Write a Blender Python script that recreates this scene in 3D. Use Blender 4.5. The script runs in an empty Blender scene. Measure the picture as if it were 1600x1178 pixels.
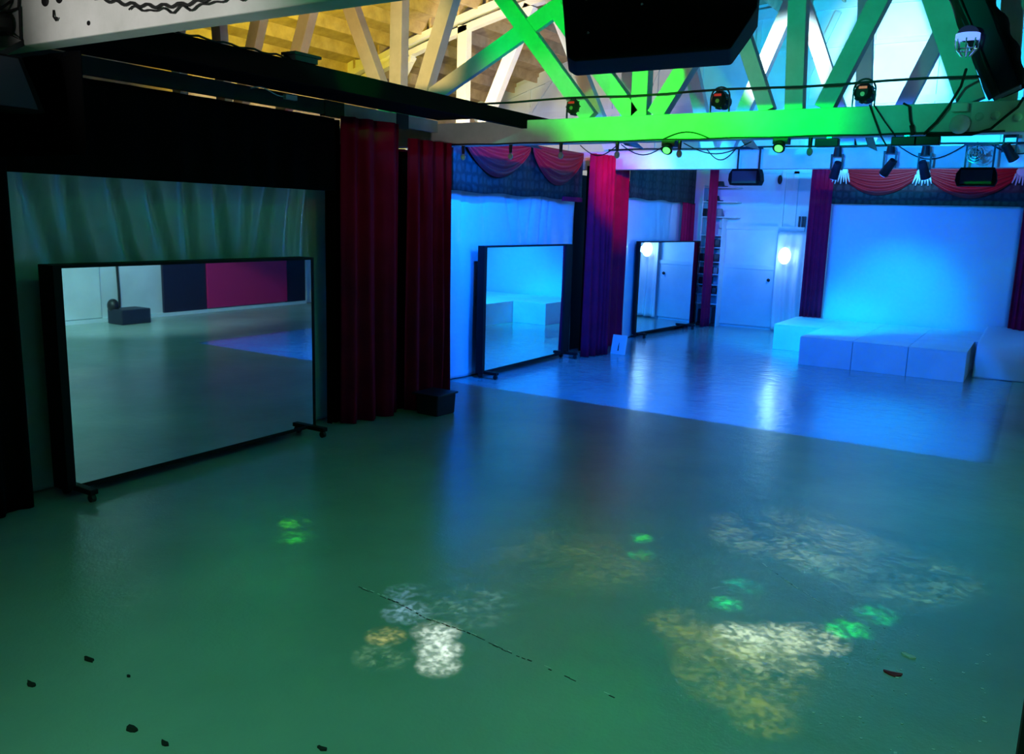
import bpy, bmesh, math, random
from mathutils import Vector, Matrix, noise
random.seed(7)
PI = math.pi
S = bpy.context.scene
C = S.collection
ORG = {}          # world origin of every object that may be a parent

# ------------------------------------------------------------------ materials
def mat(name, col, rough=.6, metal=0., emit=None, estr=0., spec=.5, var=0., vscale=3., bump=0., bscale=20., sheen=0., coat=0.):
    m = bpy.data.materials.new(name); m.use_nodes = True
    n = m.node_tree.nodes; l = m.node_tree.links; b = n['Principled BSDF']
    b.inputs['Base Color'].default_value = (*col, 1); b.inputs['Roughness'].default_value = rough
    b.inputs['Metallic'].default_value = metal; b.inputs['Specular IOR Level'].default_value = spec
    b.inputs['Sheen Weight'].default_value = sheen; b.inputs['Coat Weight'].default_value = coat
    if emit:
        b.inputs['Emission Color'].default_value = (*emit, 1); b.inputs['Emission Strength'].default_value = estr
    if var or bump:
        tc = n.new('ShaderNodeTexCoord')
    if var:
        t = n.new('ShaderNodeTexNoise'); t.inputs['Scale'].default_value = vscale; t.inputs['Detail'].default_value = 6
        l.new(tc.outputs['Object'], t.inputs['Vector'])
        r = n.new('ShaderNodeMapRange'); r.inputs[1].default_value = .3; r.inputs[2].default_value = .7
        r.inputs[3].default_value = 1 - var; r.inputs[4].default_value = 1 + var * .4
        l.new(t.outputs['Fac'], r.inputs[0])
        x = n.new('ShaderNodeVectorMath'); x.operation = 'SCALE'; x.inputs[0].default_value = col
        l.new(r.outputs[0], x.inputs['Scale']); l.new(x.outputs[0], b.inputs['Base Color'])
    if bump:
        t = n.new('ShaderNodeTexNoise'); t.inputs['Scale'].default_value = bscale; t.inputs['Detail'].default_value = 4
        l.new(tc.outputs['Object'], t.inputs['Vector'])
        q = n.new('ShaderNodeBump'); q.inputs['Strength'].default_value = bump; q.inputs['Distance'].default_value = .02
        l.new(t.outputs['Fac'], q.inputs['Height']); l.new(q.outputs[0], b.inputs['Normal'])
    return m

FLOOR_ORG = ((-18.5 + 5.0) / 2, (-4. + 27.05) / 2)
def floor_mat():
    m = bpy.data.materials.new('painted_floor'); m.use_nodes = True
    n = m.node_tree.nodes; l = m.node_tree.links; b = n['Principled BSDF']
    tc = n.new('ShaderNodeTexCoord')
    def noi(scale, det=5, rough=.55):
        t = n.new('ShaderNodeTexNoise'); t.inputs['Scale'].default_value = scale; t.inputs['Detail'].default_value = det
        t.inputs['Roughness'].default_value = rough
        l.new(tc.outputs['Object'], t.inputs['Vector']); return t
    a = noi(.55, 6); r = n.new('ShaderNodeValToRGB'); l.new(a.outputs['Fac'], r.inputs[0])
    r.color_ramp.elements[0].position = .3; r.color_ramp.elements[0].color = (.28, .38, .36, 1)
    r.color_ramp.elements[1].position = .7; r.color_ramp.elements[1].color = (.38, .48, .45, 1)
    # worn spots of another tone
    w = noi(2.3, 8); wr = n.new('ShaderNodeMapRange'); wr.inputs[1].default_value = .52; wr.inputs[2].default_value = .68
    l.new(w.outputs['Fac'], wr.inputs[0])
    mx = n.new('ShaderNodeMix'); mx.data_type = 'RGBA'; mx.inputs[0].default_value = 0
    wm = n.new('ShaderNodeMath'); wm.operation = 'MULTIPLY'; wm.inputs[1].default_value = .16; l.new(wr.outputs[0], wm.inputs[0])
    l.new(wm.outputs[0], mx.inputs[0]); l.new(r.outputs[0], mx.inputs[6]); mx.inputs[7].default_value = (.36, .45, .32, 1)
    # the sealed, glossier section of floor in front of the stage ends in a straight edge
    sp = n.new('ShaderNodeSeparateXYZ'); l.new(tc.outputs['Object'], sp.inputs[0])
    def edge(out, lo, hi):
        q = n.new('ShaderNodeMapRange'); q.inputs[1].default_value = lo; q.inputs[2].default_value = hi; l.new(out, q.inputs[0]); return q.outputs[0]
    ey = edge(sp.outputs[1], 13.40 - FLOOR_ORG[1] - .03, 13.40 - FLOOR_ORG[1] + .03); ex = edge(sp.outputs[0], -.30 - FLOOR_ORG[0] + .03, -.30 - FLOOR_ORG[0] - .03)
    zm = n.new('ShaderNodeMath'); zm.operation = 'MULTIPLY'; l.new(ex, zm.inputs[0]); l.new(ey, zm.inputs[1]); Z = zm.outputs[0]
    def mixf(v0, v1):
        q = n.new('ShaderNodeMapRange'); l.new(Z, q.inputs[0])
        for i, v in ((3, v0), (4, v1)):
            if isinstance(v, float): q.inputs[i].default_value = v
            else: l.new(v, q.inputs[i])
        return q.outputs[0]
    dk = n.new('ShaderNodeVectorMath'); dk.operation = 'SCALE'; l.new(mx.outputs[2], dk.inputs[0]); l.new(mixf(1., .9), dk.inputs['Scale'])
    l.new(dk.outputs[0], b.inputs['Base Color'])
    l.new(mixf(.25, .20), b.inputs['Roughness'])
    l.new(mixf(.40, .5), b.inputs['Specular IOR Level'])
    l.new(mixf(.04, .60), b.inputs['Coat Weight']); b.inputs['Coat Roughness'].default_value = .10
    h1 = noi(3.5, 3); h2 = noi(38, 3, .6)
    b1 = n.new('ShaderNodeBump'); b1.inputs['Distance'].default_value = .03; l.new(mixf(.26, .30), b1.inputs['Strength'])
    b2 = n.new('ShaderNodeBump'); b2.inputs['Distance'].default_value = .008; l.new(mixf(.26, .2), b2.inputs['Strength'])
    l.new(h1.outputs['Fac'], b1.inputs['Height']); l.new(h2.outputs['Fac'], b2.inputs['Height'])
    l.new(b1.outputs[0], b2.inputs['Normal']); l.new(b2.outputs[0], b.inputs['Normal']); l.new(b2.outputs[0], b.inputs['Coat Normal'])
    return m

def damask_mat():
    m = bpy.data.materials.new('damask_cloth'); m.use_nodes = True
    n = m.node_tree.nodes; l = m.node_tree.links; b = n['Principled BSDF']
    tc = n.new('ShaderNodeTexCoord'); v = n.new('ShaderNodeTexVoronoi'); v.feature = 'DISTANCE_TO_EDGE'
    v.inputs['Scale'].default_value = 5.5; v.inputs['Randomness'].default_value = .35
    mp = n.new('ShaderNodeMapping'); mp.inputs['Scale'].default_value = (1, 1, .9)
    l.new(tc.outputs['Object'], mp.inputs[0]); l.new(mp.outputs[0], v.inputs['Vector'])
    w = n.new('ShaderNodeTexNoise'); w.inputs['Scale'].default_value = 14; w.inputs['Detail'].default_value = 4
    l.new(mp.outputs[0], w.inputs['Vector'])
    s = n.new('ShaderNodeMath'); s.operation = 'MULTIPLY_ADD'; s.inputs[1].default_value = .5
    l.new(w.outputs['Fac'], s.inputs[0]); l.new(v.outputs['Distance'], s.inputs[2])
    r = n.new('ShaderNodeValToRGB'); l.new(s.outputs[0], r.inputs[0])
    e = r.color_ramp.elements
    e[0].position = .34; e[0].color = (.003, .003, .004, 1); e[1].position = .52; e[1].color = (.022, .025, .024, 1)
    l.new(r.outputs[0], b.inputs['Base Color']); b.inputs['Roughness'].default_value = .7
    return m

def wood_mat(name, c0, c1, rough=.7):
    m = bpy.data.materials.new(name); m.use_nodes = True
    n = m.node_tree.nodes; l = m.node_tree.links; b = n['Principled BSDF']
    tc = n.new('ShaderNodeTexCoord'); mp = n.new('ShaderNodeMapping'); mp.inputs['Scale'].default_value = (1.2, 1.2, 1.2)
    l.new(tc.outputs['Object'], mp.inputs[0])
    t = n.new('ShaderNodeTexNoise'); t.inputs['Scale'].default_value = 2.2; t.inputs['Detail'].default_value = 8; t.inputs['Roughness'].default_value = .65
    l.new(mp.outputs[0], t.inputs['Vector'])
    r = n.new('ShaderNodeValToRGB'); l.new(t.outputs['Fac'], r.inputs[0])
    r.color_ramp.elements[0].position = .3; r.color_ramp.elements[0].color = (*c0, 1)
    r.color_ramp.elements[1].position = .65; r.color_ramp.elements[1].color = (*c1, 1)
    l.new(r.outputs[0], b.inputs['Base Color']); b.inputs['Roughness'].default_value = rough
    return m

M = dict(
    floor=floor_mat(), damask=damask_mat(),
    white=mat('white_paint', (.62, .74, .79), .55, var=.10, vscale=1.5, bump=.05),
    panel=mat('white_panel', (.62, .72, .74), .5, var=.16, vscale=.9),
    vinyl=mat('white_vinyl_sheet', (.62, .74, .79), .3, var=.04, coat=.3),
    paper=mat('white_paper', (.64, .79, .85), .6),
    plastic=mat('clear_plastic_sheet', (.78, .80, .82), .22, coat=.5),
    black=mat('black_paint', (.006, .006, .007), .6, spec=.2),
    gear=mat('black_metal', (.012, .013, .015), .45, spec=.4),
    cabinet=mat('speaker_black', (.004, .004, .006), .7, spec=.12, bump=.1, bscale=90),
    drape=mat('black_drape', (.004, .004, .0045), .95, spec=.05),
    red=mat('red_velvet', (.42, .006, .055), .8, spec=.12, var=.25, vscale=2.0),
    swag=mat('red_satin', (.40, .008, .014), .5, spec=.3),
    crimson=mat('crimson_panel', (.62, .012, .13), .5),
    navy=mat('navy_panel', (.012, .010, .035), .5),
    wood=wood_mat('weathered_timber', (.40, .30, .17), (.62, .50, .30)),
    joist=wood_mat('joist_timber', (.36, .27, .17), (.58, .47, .31)),
    deck=wood_mat('roof_boards', (.30, .23, .15), (.50, .40, .26), .8),
    beam=wood_mat('painted_beam', (.58, .60, .56), (.72, .73, .70), .55),
    whitebeam=wood_mat('white_painted_beam', (.72, .74, .75), (.82, .83, .83), .55),
    mirror=mat('mirror_glass', (.86, .88, .88), .015, 1.),
    chrome=mat('chrome', (.7, .7, .72), .2, 1.),
    silver=mat('silver_cloth', (.55, .58, .62), .45),
    bulb=mat('bulb_glass', (.35, .42, .36), .15, spec=.8),
    cable=mat('cable_rubber', (.010, .011, .011), .6),
    whitecable=mat('white_plastic', (.75, .75, .72), .5),
    plaster=mat('cream_plastic', (.84, .86, .78), .5),
    lens_g=mat('green_lens', (.05, .4, .05), .2, emit=(.08, 1, .12), estr=2.5),
    lens_r=mat('red_display', (.1, .01, .01), .3, emit=(1, .05, .03), estr=.35),
    lens_b=mat('blue_lens', (.02, .05, .4), .2, emit=(.02, .18, 1), estr=6),
    dial=mat('green_dial', (.05, .1, .03), .3, emit=(.25, 1, .1), estr=.12),
    lampblue=mat('lamp_glow', (.2, .3, .8), .3, emit=(.16, .32, 1), estr=1.3),
    globe=mat('glowing_globe', (1, 1, 1), .3, emit=(.5, .88, 1), estr=3.2),
    redchip=mat('red_scrap', (.35, .01, .01), .6),
    pale=mat('pale_chip', (.7, .72, .72), .6),
    dirt=mat('dark_debris', (.015, .014, .012), .9),
    binblue=mat('dark_blue_plastic', (.010, .014, .035), .5),
    shoe=mat('dark_leather', (.015, .013, .016), .45),
    shoe2=mat('grey_leather', (.20, .19, .20), .5),
    sign=mat('white_sign', (.78, .8, .8), .5),
)

# ------------------------------------------------------------------ mesh helpers
class MB:
    def __init__(s): s.b = bmesh.new()
    def verts(s, pts): return [s.b.verts.new(p) for p in pts]
    def face(s, v):
        try: s.b.faces.new(v)
        except ValueError: pass
    def box(s, lo, hi):
        (a, b, c), (d, e, f) = lo, hi
        return s.hexa([(a, b, c), (d, b, c), (d, e, c), (a, e, c), (a, b, f), (d, b, f), (d, e, f), (a, e, f)])
    def hexa(s, p):
        v = s.verts(p)
        for q in ((3, 2, 1, 0), (4, 5, 6, 7), (0, 1, 5, 4), (1, 2, 6, 5), (2, 3, 7, 6), (3, 0, 4, 7)): s.face([v[i] for i in q])
        return s
    def bar(s, p0, p1, w, h, side=(0, 1, 0)):
        """beam from p0 to p1; h measured along 'side', w across"""
        p0, p1 = Vector(p0), Vector(p1); d = (p1 - p0).normalized(); sd = Vector(side)
        sd = (sd - d * sd.dot(d)).normalized(); u = d.cross(sd)
        P = []
        for p in (p0, p1):
            for a, c in ((-1, -1), (1, -1), (1, 1), (-1, 1)): P.append(p + u * (a * w / 2) + sd * (c * h / 2))
        return s.hexa(P)
    def cyl(s, p0, p1, r0, r1=None, n=16, cap=True):
        r1 = r0 if r1 is None else r1
        p0, p1 = Vector(p0), Vector(p1); d = (p1 - p0).normalized()
        u = d.orthogonal().normalized(); w = d.cross(u)
        A = [s.b.verts.new(p0 + (u * math.cos(t) + w * math.sin(t)) * r0) for t in [2 * PI * i / n for i in range(n)]]
        B = [s.b.verts.new(p1 + (u * math.cos(t) + w * math.sin(t)) * r1) for t in [2 * PI * i / n for i in range(n)]]
        for i in range(n): s.face([A[i], A[(i + 1) % n], B[(i + 1) % n], B[i]])
        if cap: s.face(A[::-1]); s.face(B)
        return s
    def tube(s, pts, r, n=6):
        pts = [Vector(p) for p in pts]; rings = []
        u = None
        for i, p in enumerate(pts):
            d = (pts[min(i + 1, len(pts) - 1)] - pts[max(i - 1, 0)]).normalized()
            u = d.orthogonal().normalized() if u is None else (u - d * u.dot(d)).normalized()
            w = d.cross(u)
            rings.append([s.b.verts.new(p + (u * math.cos(2 * PI * k / n) + w * math.sin(2 * PI * k / n)) * r) for k in range(n)])
        for a, b in zip(rings, rings[1:]):
            for k in range(n): s.face([a[k], a[(k + 1) % n], b[(k + 1) % n], b[k]])
        s.face(rings[0][::-1]); s.face(rings[-1]); return s
    def ball(s, c, r, sc=(1, 1, 1), n=16):
        bmesh.ops.create_uvsphere(s.b, u_segments=n, v_segments=n // 2 + 1, radius=r,
            matrix=Matrix.Translation(c) @ Matrix.Diagonal((*sc, 1)))
        return s
    def prism(s, poly, lo, hi, f):
        """polygon (a,b) swept from lo to hi; f(a,b,t) gives the point"""
        A = s.verts([f(a, b, lo) for a, b in poly]); B = s.verts([f(a, b, hi) for a, b in poly]); k = len(poly)
        s.face(A[::-1]); s.face(B)
        for i in range(k): s.face([A[i], A[(i + 1) % k], B[(i + 1) % k], B[i]])
        return s
    def grid(s, f, nu, nv):
        V = [[s.b.verts.new(f(i / nu, j / nv)) for j in range(nv + 1)] for i in range(nu + 1)]
        for i in range(nu):
            for j in range(nv): s.face([V[i][j], V[i + 1][j], V[i + 1][j + 1], V[i][j + 1]])
        return s
    def build(s, name, m, parent=None, smooth=False, bevel=0., solid=0.):
        bmesh.ops.recalc_face_normals(s.b, faces=s.b.faces)
        me = bpy.data.meshes.new(name); s.b.to_mesh(me); s.b.free()
        o = bpy.data.objects.new(name, me); C.objects.link(o)
        if parent is None:
            co = [v.co for v in me.vertices]
            lo = [min(c[i] for c in co) for i in range(3)]; hi = [max(c[i] for c in co) for i in range(3)]
            org = Vector(((lo[0] + hi[0]) / 2, (lo[1] + hi[1]) / 2, lo[2])); o.location = org
        else:
            org = ORG[parent.name]; o.parent = parent
        ORG[o.name] = org
        me.transform(Matrix.Translation(-org)); me.materials.append(M[m])
        if smooth:
            for p in me.polygons: p.use_smooth = True
        if solid:
            k = o.modifiers.new('solid', 'SOLIDIFY'); k.thickness = solid; k.offset = 0
        if bevel:
            k = o.modifiers.new('bevel', 'BEVEL'); k.width = bevel; k.segments = 2; k.limit_method = 'ANGLE'
        return o
def tag(o, label, cat, group=None, kind=None):
    if label: o['label'] = label
    if cat: o['category'] = cat
    if group: o['group'] = group
    if kind: o['kind'] = kind
    return o
def thing(name, label, cat, loc, group=None):
    o = bpy.data.objects.new(name, None); C.objects.link(o); o.location = loc; o.empty_display_size = .1
    ORG[o.name] = Vector(loc); return tag(o, label, cat, group)
def struct(mb, name, m, label=None, cat=None, **k):
    o = mb.build(name, m, None, **k); o['kind'] = 'structure'
    return tag(o, label, cat)
def copy_tree(o, parent=None):
    c = o.copy(); C.objects.link(c)
    if parent: c.parent = parent
    for ch in list(o.children): copy_tree(ch, c)
    return c
B = lambda lo, hi: MB().box(lo, hi)
def spot(name, loc, to, power, col, deg, blend=.3, r=.05):
    d = bpy.data.lights.new(name, 'SPOT'); d.energy = power; d.color = col; d.spot_size = math.radians(deg); d.spot_blend = blend; d.shadow_soft_size = r
    o = bpy.data.objects.new(name, d); C.objects.link(o); o.location = loc
    o.rotation_euler = (Vector(to) - Vector(loc)).to_track_quat('-Z', 'Y').to_euler(); return o
def shutter(o, lo, hi, soft=.25):
    """added beam mask, in the manner of framing shutters: cut the beam above hi and below lo (degrees about its axis)"""
    o.data.use_nodes = True; n = o.data.node_tree.nodes; l = o.data.node_tree.links; e = n['Emission']
    tc = n.new('ShaderNodeTexCoord'); x = n.new('ShaderNodeSeparateXYZ'); l.new(tc.outputs['Normal'], x.inputs[0])
    z = n.new('ShaderNodeMath'); z.operation = 'ABSOLUTE'; l.new(x.outputs[2], z.inputs[0])
    d = n.new('ShaderNodeMath'); d.operation = 'DIVIDE'; l.new(x.outputs[1], d.inputs[0]); l.new(z.outputs[0], d.inputs[1])
    t = [math.tan(math.radians(v)) for v in (lo - soft, lo + soft, hi - soft, hi + soft)]
    a = n.new('ShaderNodeMapRange'); b = n.new('ShaderNodeMapRange'); m = n.new('ShaderNodeMath'); m.operation = 'MULTIPLY'
    a.inputs[1].default_value, a.inputs[2].default_value = t[0], t[1]
    b.inputs[1].default_value, b.inputs[2].default_value = t[2], t[3]; b.inputs[3].default_value, b.inputs[4].default_value = 1, 0
    l.new(d.outputs[0], a.inputs[0]); l.new(d.outputs[0], b.inputs[0]); l.new(a.outputs[0], m.inputs[0]); l.new(b.outputs[0], m.inputs[1])
    l.new(m.outputs[0], e.inputs['Strength']); return o
def point(name, loc, power, col, r=.1):
    d = bpy.data.lights.new(name, 'POINT'); d.energy = power; d.color = col; d.shadow_soft_size = r
    o = bpy.data.objects.new(name, d); C.objects.link(o); o.location = loc; return o

# ------------------------------------------------------------------ the shell
YB = 26.85; XR = 4.8; XL = -18.5; YF = -4.
roof = lambda x: 9.70 - .0139 * (x + 5) ** 2
struct(B((XL, YF, -.1), (XR + .2, YB + .2, 0)), 'floor', 'floor', 'glossy painted concrete floor lit green in front and blue beyond', 'floor')
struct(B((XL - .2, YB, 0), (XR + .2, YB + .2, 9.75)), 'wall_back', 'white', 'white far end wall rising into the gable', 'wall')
struct(B((XR, YF, 0), (XR + .2, YB, 8.3)), 'wall_right', 'panel', 'white side wall seen in the nearest mirror', 'wall')
struct(B((XL - .2, YF, 0), (XL, YB, 7.1)), 'wall_far_left', 'wood', 'outer side wall beyond the curtained partition', 'wall')
struct(B((XL - .2, YF - .2, 0), (XR + .2, YF, 9.75)), 'wall_front', 'black', 'dark wall behind the viewer', 'wall')
struct(B((-10.0, 2.5, 0), (-9.9, YB - .05, 4.3)), 'wall_left', 'black', 'black partition behind the curtains and backdrops', 'wall')
mb = MB(); N = 30
for i in range(N):
    x0 = XL + (XR - XL) * i / N; x1 = XL + (XR - XL) * (i + 1) / N
    z0, z1 = roof(x0) + .16, roof(x1) + .16
    mb.hexa([(x0, YF, z0), (x1, YF, z1), (x1, YB, z1), (x0, YB, z0), (x0, YF, z0 + .06), (x1, YF, z1 + .06), (x1, YB, z1 + .06), (x0, YB, z0 + .06)])
struct(mb, 'ceiling', 'deck', 'curved board roof deck above the timber trusses', 'ceiling')
# gable battens
k = 0
def trim(lo, hi, m='white'):
    global k; k += 1
    return struct(B(lo, hi), 'trim_%d' % k, m)
trim((XL, YB - .06, 6.72), (XR, YB, 6.9)); trim((XL, YB - .06, 8.33), (XR, YB, 8.45))
for x in (-16.2, -14.6, -13, -11.4, -9.9, -8.15, -6.6, -4.9, -3.2, -1.5, .2, 1.9):
    trim((x - .07, YB - .05, 4.95), (x + .07, YB, min(roof(x) - .1, 9.7)))
mb = MB()
for i in range(N):
    x0 = XL + (XR - XL) * i / N; x1 = XL + (XR - XL) * (i + 1) / N
    mb.hexa([(x0, YB - .1, roof(x0) - .3), (x1, YB - .1, roof(x1) - .3), (x1, YB, roof(x1) - .3), (x0, YB, roof(x0) - .3),
             (x0, YB - .1, roof(x0)), (x1, YB - .1, roof(x1)), (x1, YB, roof(x1)), (x0, YB, roof(x0))])
struct(mb, 'trim_gable', 'white')
for x0, z0, x1, z1 in ((-16.1, 6.95, -15.3, 8.0), (-11.9, 6.9, -11.0, 8.9), (-6.9, 6.9, -5.9, 9.3)):
    k += 1; struct(MB().bar((x0, YB - .04, z0), (x1, YB - .04, z1), .16, .07), 'trim_%d' % k, 'white')

# ------------------------------------------------------------------ roof trusses
def truss(label, y, m_chord, m_web, xl, xr, members, zc=(4.38, 4.75), depth=.26, top=True):
    t = thing('roof_truss', label, 'truss', ((xl + xr) / 2, y, zc[0]))
    MB().box((xl, y - depth / 2, zc[0]), (xr, y + depth / 2, zc[1])).build('bottom_chord', m_chord, t, bevel=.012)
    if top:
        mb = MB(); n = 28
        for dz in (-.12, -.42):
            pts = [(xl + (xr - xl) * i / n) for i in range(n + 1)]
            for a, b_ in zip(pts, pts[1:]):
                mb.hexa([(a, y - .12, roof(a) + dz - .16), (b_, y - .12, roof(b_) + dz - .16), (b_, y + .12, roof(b_) + dz - .16), (a, y + .12, roof(a) + dz - .16),
                         (a, y - .12, roof(a) + dz), (b_, y - .12, roof(b_) + dz), (b_, y + .12, roof(b_) + dz), (a, y + .12, roof(a) + dz)])
        mb.build('top_chord', 'wood' if m_web == 'wood' else m_web, t)
    for kind, x0, z0, x1, z1, w, dp, m in members:
        MB().bar((x0, y, z0), (x1, y, z1), w, dp).build(kind, m or m_web, t, bevel=.006)
    return t
def up(x0, z0, x1, z1):
    """extend a web member up to the top chord"""
    for i in range(80):
        if z1 > roof(x1) - .55: break
        s = (x1 - x0) / (z1 - z0); z1 += .06; x1 += .06 * s
    return x0, z0, x1, z1
# the near truss overhead
T0 = truss('grey painted roof truss overhead nearest the viewer, black cable along its beam', 4.12, 'beam', 'beam', XL, XR,
    [('post', -10.4, 4.9, -10.4, 9.0, .22, .2, None), ('post', -8.2, 4.9, -8.2, 9.2, .2, .2, None), ('brace', -7.9, 4.9, -10.2, 9.0, .2, .15, None), ('post', .9, 4.9, .9, 8.9, .2, .2, None)],
    zc=(4.46, 4.95), depth=.2)
mb = MB()
pts = []
for i in range(61):
    u = i / 60; x = -6.5 + 2.1 * u
    pts.append((x, 4.005, 4.80 - .23 * math.sin(PI * min(1, u * 1.25) * .62) + .012 * math.sin(i * 1.25)))
mb.tube(pts, .011)
mb.tube([(p[0] + .02, 4.003, p[2] - .03 + .012 * math.sin(i * .9)) for i, p in enumerate(pts)][20:], .007)
mb.build('cable', 'cable', T0, smooth=True)
for x, z, r in ((-6.85, 4.76, .05), (-6.66, 4.76, .045), (-6.3, 4.55, .022)):
    MB().ball((x, 4.018, z), r, (1, .25, .8), 12).build('knot', 'black', T0, smooth=True)
MB().tube([(-6.73, 4.01, 4.68), (-6.72, 4.0, 4.63), (-6.69, 4.0, 4.60), (-6.67, 4.0, 4.62)], .008).build('hook', 'black', T0, smooth=True)
w = .25
mem1 = [
    ('post', *up(-15.9, 4.75, -15.92, 6.74)), ('post', *up(-14.5, 4.75, -14.62, 6.75)), ('brace', *up(-14.25, 4.75, -13.51, 6.71)),
    ('brace', *up(-13.0, 4.75, -12.2, 6.7)),
    ('brace', *up(-10.10, 4.75, -11.04, 6.73)), ('post', *up(-10.02, 4.75, -9.98, 6.71)), ('brace', *up(-9.66, 4.75, -8.91, 6.71)),
]
web1 = [(a, x0, z0, x1, z1, .26, .20, None) for a, x0, z0, x1, z1 in mem1]
web1 += [('brace', -9.50, 5.10, -5.45, 7.12, .27, .10, None),
         ('brace', *up(-6.20, 4.75, -7.91, 6.72), .24, .16, None),
         ('brace', -5.47, 4.75, -6.87, 6.41, .25, .2, None), ('post', -5.37, 4.75, -5.40, 8.9, .25, .2, None),
         ('brace', -5.12, 4.75, -4.14, 6.28, .25, .2, None), ('brace', *up(-3.48, 4.75, -3.88, 5.71), .2, .2, None),
         ('post', *up(-3.12, 4.75, -3.19, 6.13), .24, .2, None), ('brace', *up(-2.74, 4.75, -2.19, 6.03), .24, .2, None),
         ('brace', *up(-1.00, 4.75, -1.51, 5.96), .30, .2, None), ('post', *up(-.64, 4.75, -.70, 5.9), .24, .2, None),
         ('brace', *up(.9, 4.75, .3, 6.0), .24, .2, None), ('post', *up(1.9, 4.75, 1.9, 6.0), .24, .2, None), ('brace', *up(2.4, 4.75, 3.2, 6.0), .24, .2, None)]
T1 = truss('timber roof truss whose bottom beam glows bright green', 12.13, 'beam', 'beam', XL, XR, web1)
mb = MB(); mb.box((-.98, 11.985, 4.39), (.6, 12.0, 4.74)); mb.build('splice_plate', 'plaster', T1)
for x, z in ((-.89, 4.57), (-.72, 4.58), (-.49, 4.55)):
    MB().ball((x, 11.985, z), .05, (1, .55, 1), 14).build('bolt', 'plaster', T1, smooth=True)

mem2 = [('post', *up(-13.86, 4.8, -13.85, 8.2)), ('brace', *up(-13.58, 4.8, -12.18, 7.73)), ('brace', *up(-9.3, 4.8, -11.02, 8.23)),
        ('brace', *up(-17.6, 4.8, -16.5, 6.4)), ('brace', *up(-16.0, 4.8, -15.0, 7.2)),
        ('brace', *up(-6.85, 4.8, -7.5, 6.9)), ('brace', *up(-6.5, 4.8, -5.34, 7.8)),
        ('brace', *up(-3.75, 4.8, -4.96, 7.72)), ('post', *up(-3.55, 4.8, -3.77, 7.79)), ('brace', *up(-3.2, 4.8, -2.3, 7.05)),
        ('post', *up(-9.0, 4.8, -9.0, 7)), ('post', *up(-.6, 4.8, -.6, 7)), ('brace', *up(1.0, 4.8, .2, 7))]
web2 = [(a, x0, z0, x1, z1, .30, .24, None) for a, x0, z0, x1, z1 in mem2]
web2 += [('tie', XL, 7.4, -15.6, 7.54, .3, .12, None)]
T2 = truss('white painted roof truss with a blue lit beam over the stage', 19.53, 'whitebeam', 'whitebeam', XL, XR, web2, zc=(4.45, 4.88))

# joists between trusses
def joists(y0, y1, grp, lab, dx):
    j0 = None; i = 0
    x = XL + .5 + dx
    while x < XR - .3:
        z = roof(x) + .16
        if j0 is None:
            j0 = B((x - .035, y0, z - .33), (x + .035, y1, z)).build('roof_joist', 'joist'); j = j0; z00 = j0.location.z - z
        else:
            j = j0.copy(); C.objects.link(j); j.location.x = x; j.location.z = z00 + z
        tag(j, lab, 'joist', grp); x += .92
joists(12.0, 19.65, 'roof joists between the green and the white truss', 'timber roof joist spanning from the green truss to the white truss', 0)
joists(19.45, YB, 'roof joists between the white truss and the far gable', 'timber roof joist spanning from the white truss to the far gable', .3)

# ------------------------------------------------------------------ soffit, wall plate, black masking
t = thing('black_soffit', 'long black boxed ledge above the left curtains running to the green beam', 'ledge', (-8.1, 8.3, 4.6))
MB().box((-9.02, 4.24, 4.80), (-7.28, 11.98, 4.83)).build('lid', 'drape', t)
MB().box((-7.36, 4.24, 4.62), (-7.26, 12.9, 4.84)).build('lip', 'drape', t)
mb = MB()
pl = thing('wall_plate', 'long board above the drape and curtain tops, pale and green past its shade-darkened length', 'board', (-9.06, 8, 4.6))
B((-9.1, 4.3, 4.60), (-9.03, 9.3, 4.79)).build('shaded_length', 'gear', pl)  # same board, its unlit stretch put into a darker material
B((-9.1, 9.7, 4.60), (-9.03, 10.9, 4.79)).build('pale_length', 'beam', pl); B((-9.1, 11.2, 4.60), (-9.03, 12.0, 4.79)).build('pale_length', 'beam', pl)
for y0, y1 in ((9.3, 9.7), (10.9, 11.2)): B((-9.12, y0, 4.58), (-9.02, y1, 4.798)).build('bracket', 'gear', pl)

def curtain(name, label, p0, p1, z0, z1, folds, amp, m, group=None, gather=0., lean=0., nu=None, parent=None, seed=0.):
    (x0, y0), (x1, y1) = p0, p1; L = math.hypot(x1 - x0, y1 - y0); nx, ny = -(y1 - y0) / L, (x1 - x0) / L
    nu = nu or int(folds * 10)
    def f(u, v):
        z = z0 + (z1 - z0) * v
        ph = 2 * PI * folds * u + 1.7 * math.sin(3.1 * u * folds / 3 + seed) + .35 * math.sin(2.6 * v + 9 * u + seed)
        a = amp * (.55 + .45 * (1 - v)) * (.75 + .5 * noise.noise((u * 7 + seed, v * 1.5, 0)))
        o = a * math.sin(ph) + .25 * a * math.sin(2.3 * ph + seed)
        uu = u + gather * (1 - v) * (.5 - u)
        return (x0 + (x1 - x0) * uu + nx * (o + lean * (1 - v)), y0 + (y1 - y0) * uu + ny * (o + lean * (1 - v)), z)
    o = MB().grid(f, nu, 14).build(name, m, parent, smooth=True, solid=.012)
    if parent is None: tag(o, label, 'curtain' if 'curtain' in name else 'drape', group)
    return o
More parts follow.
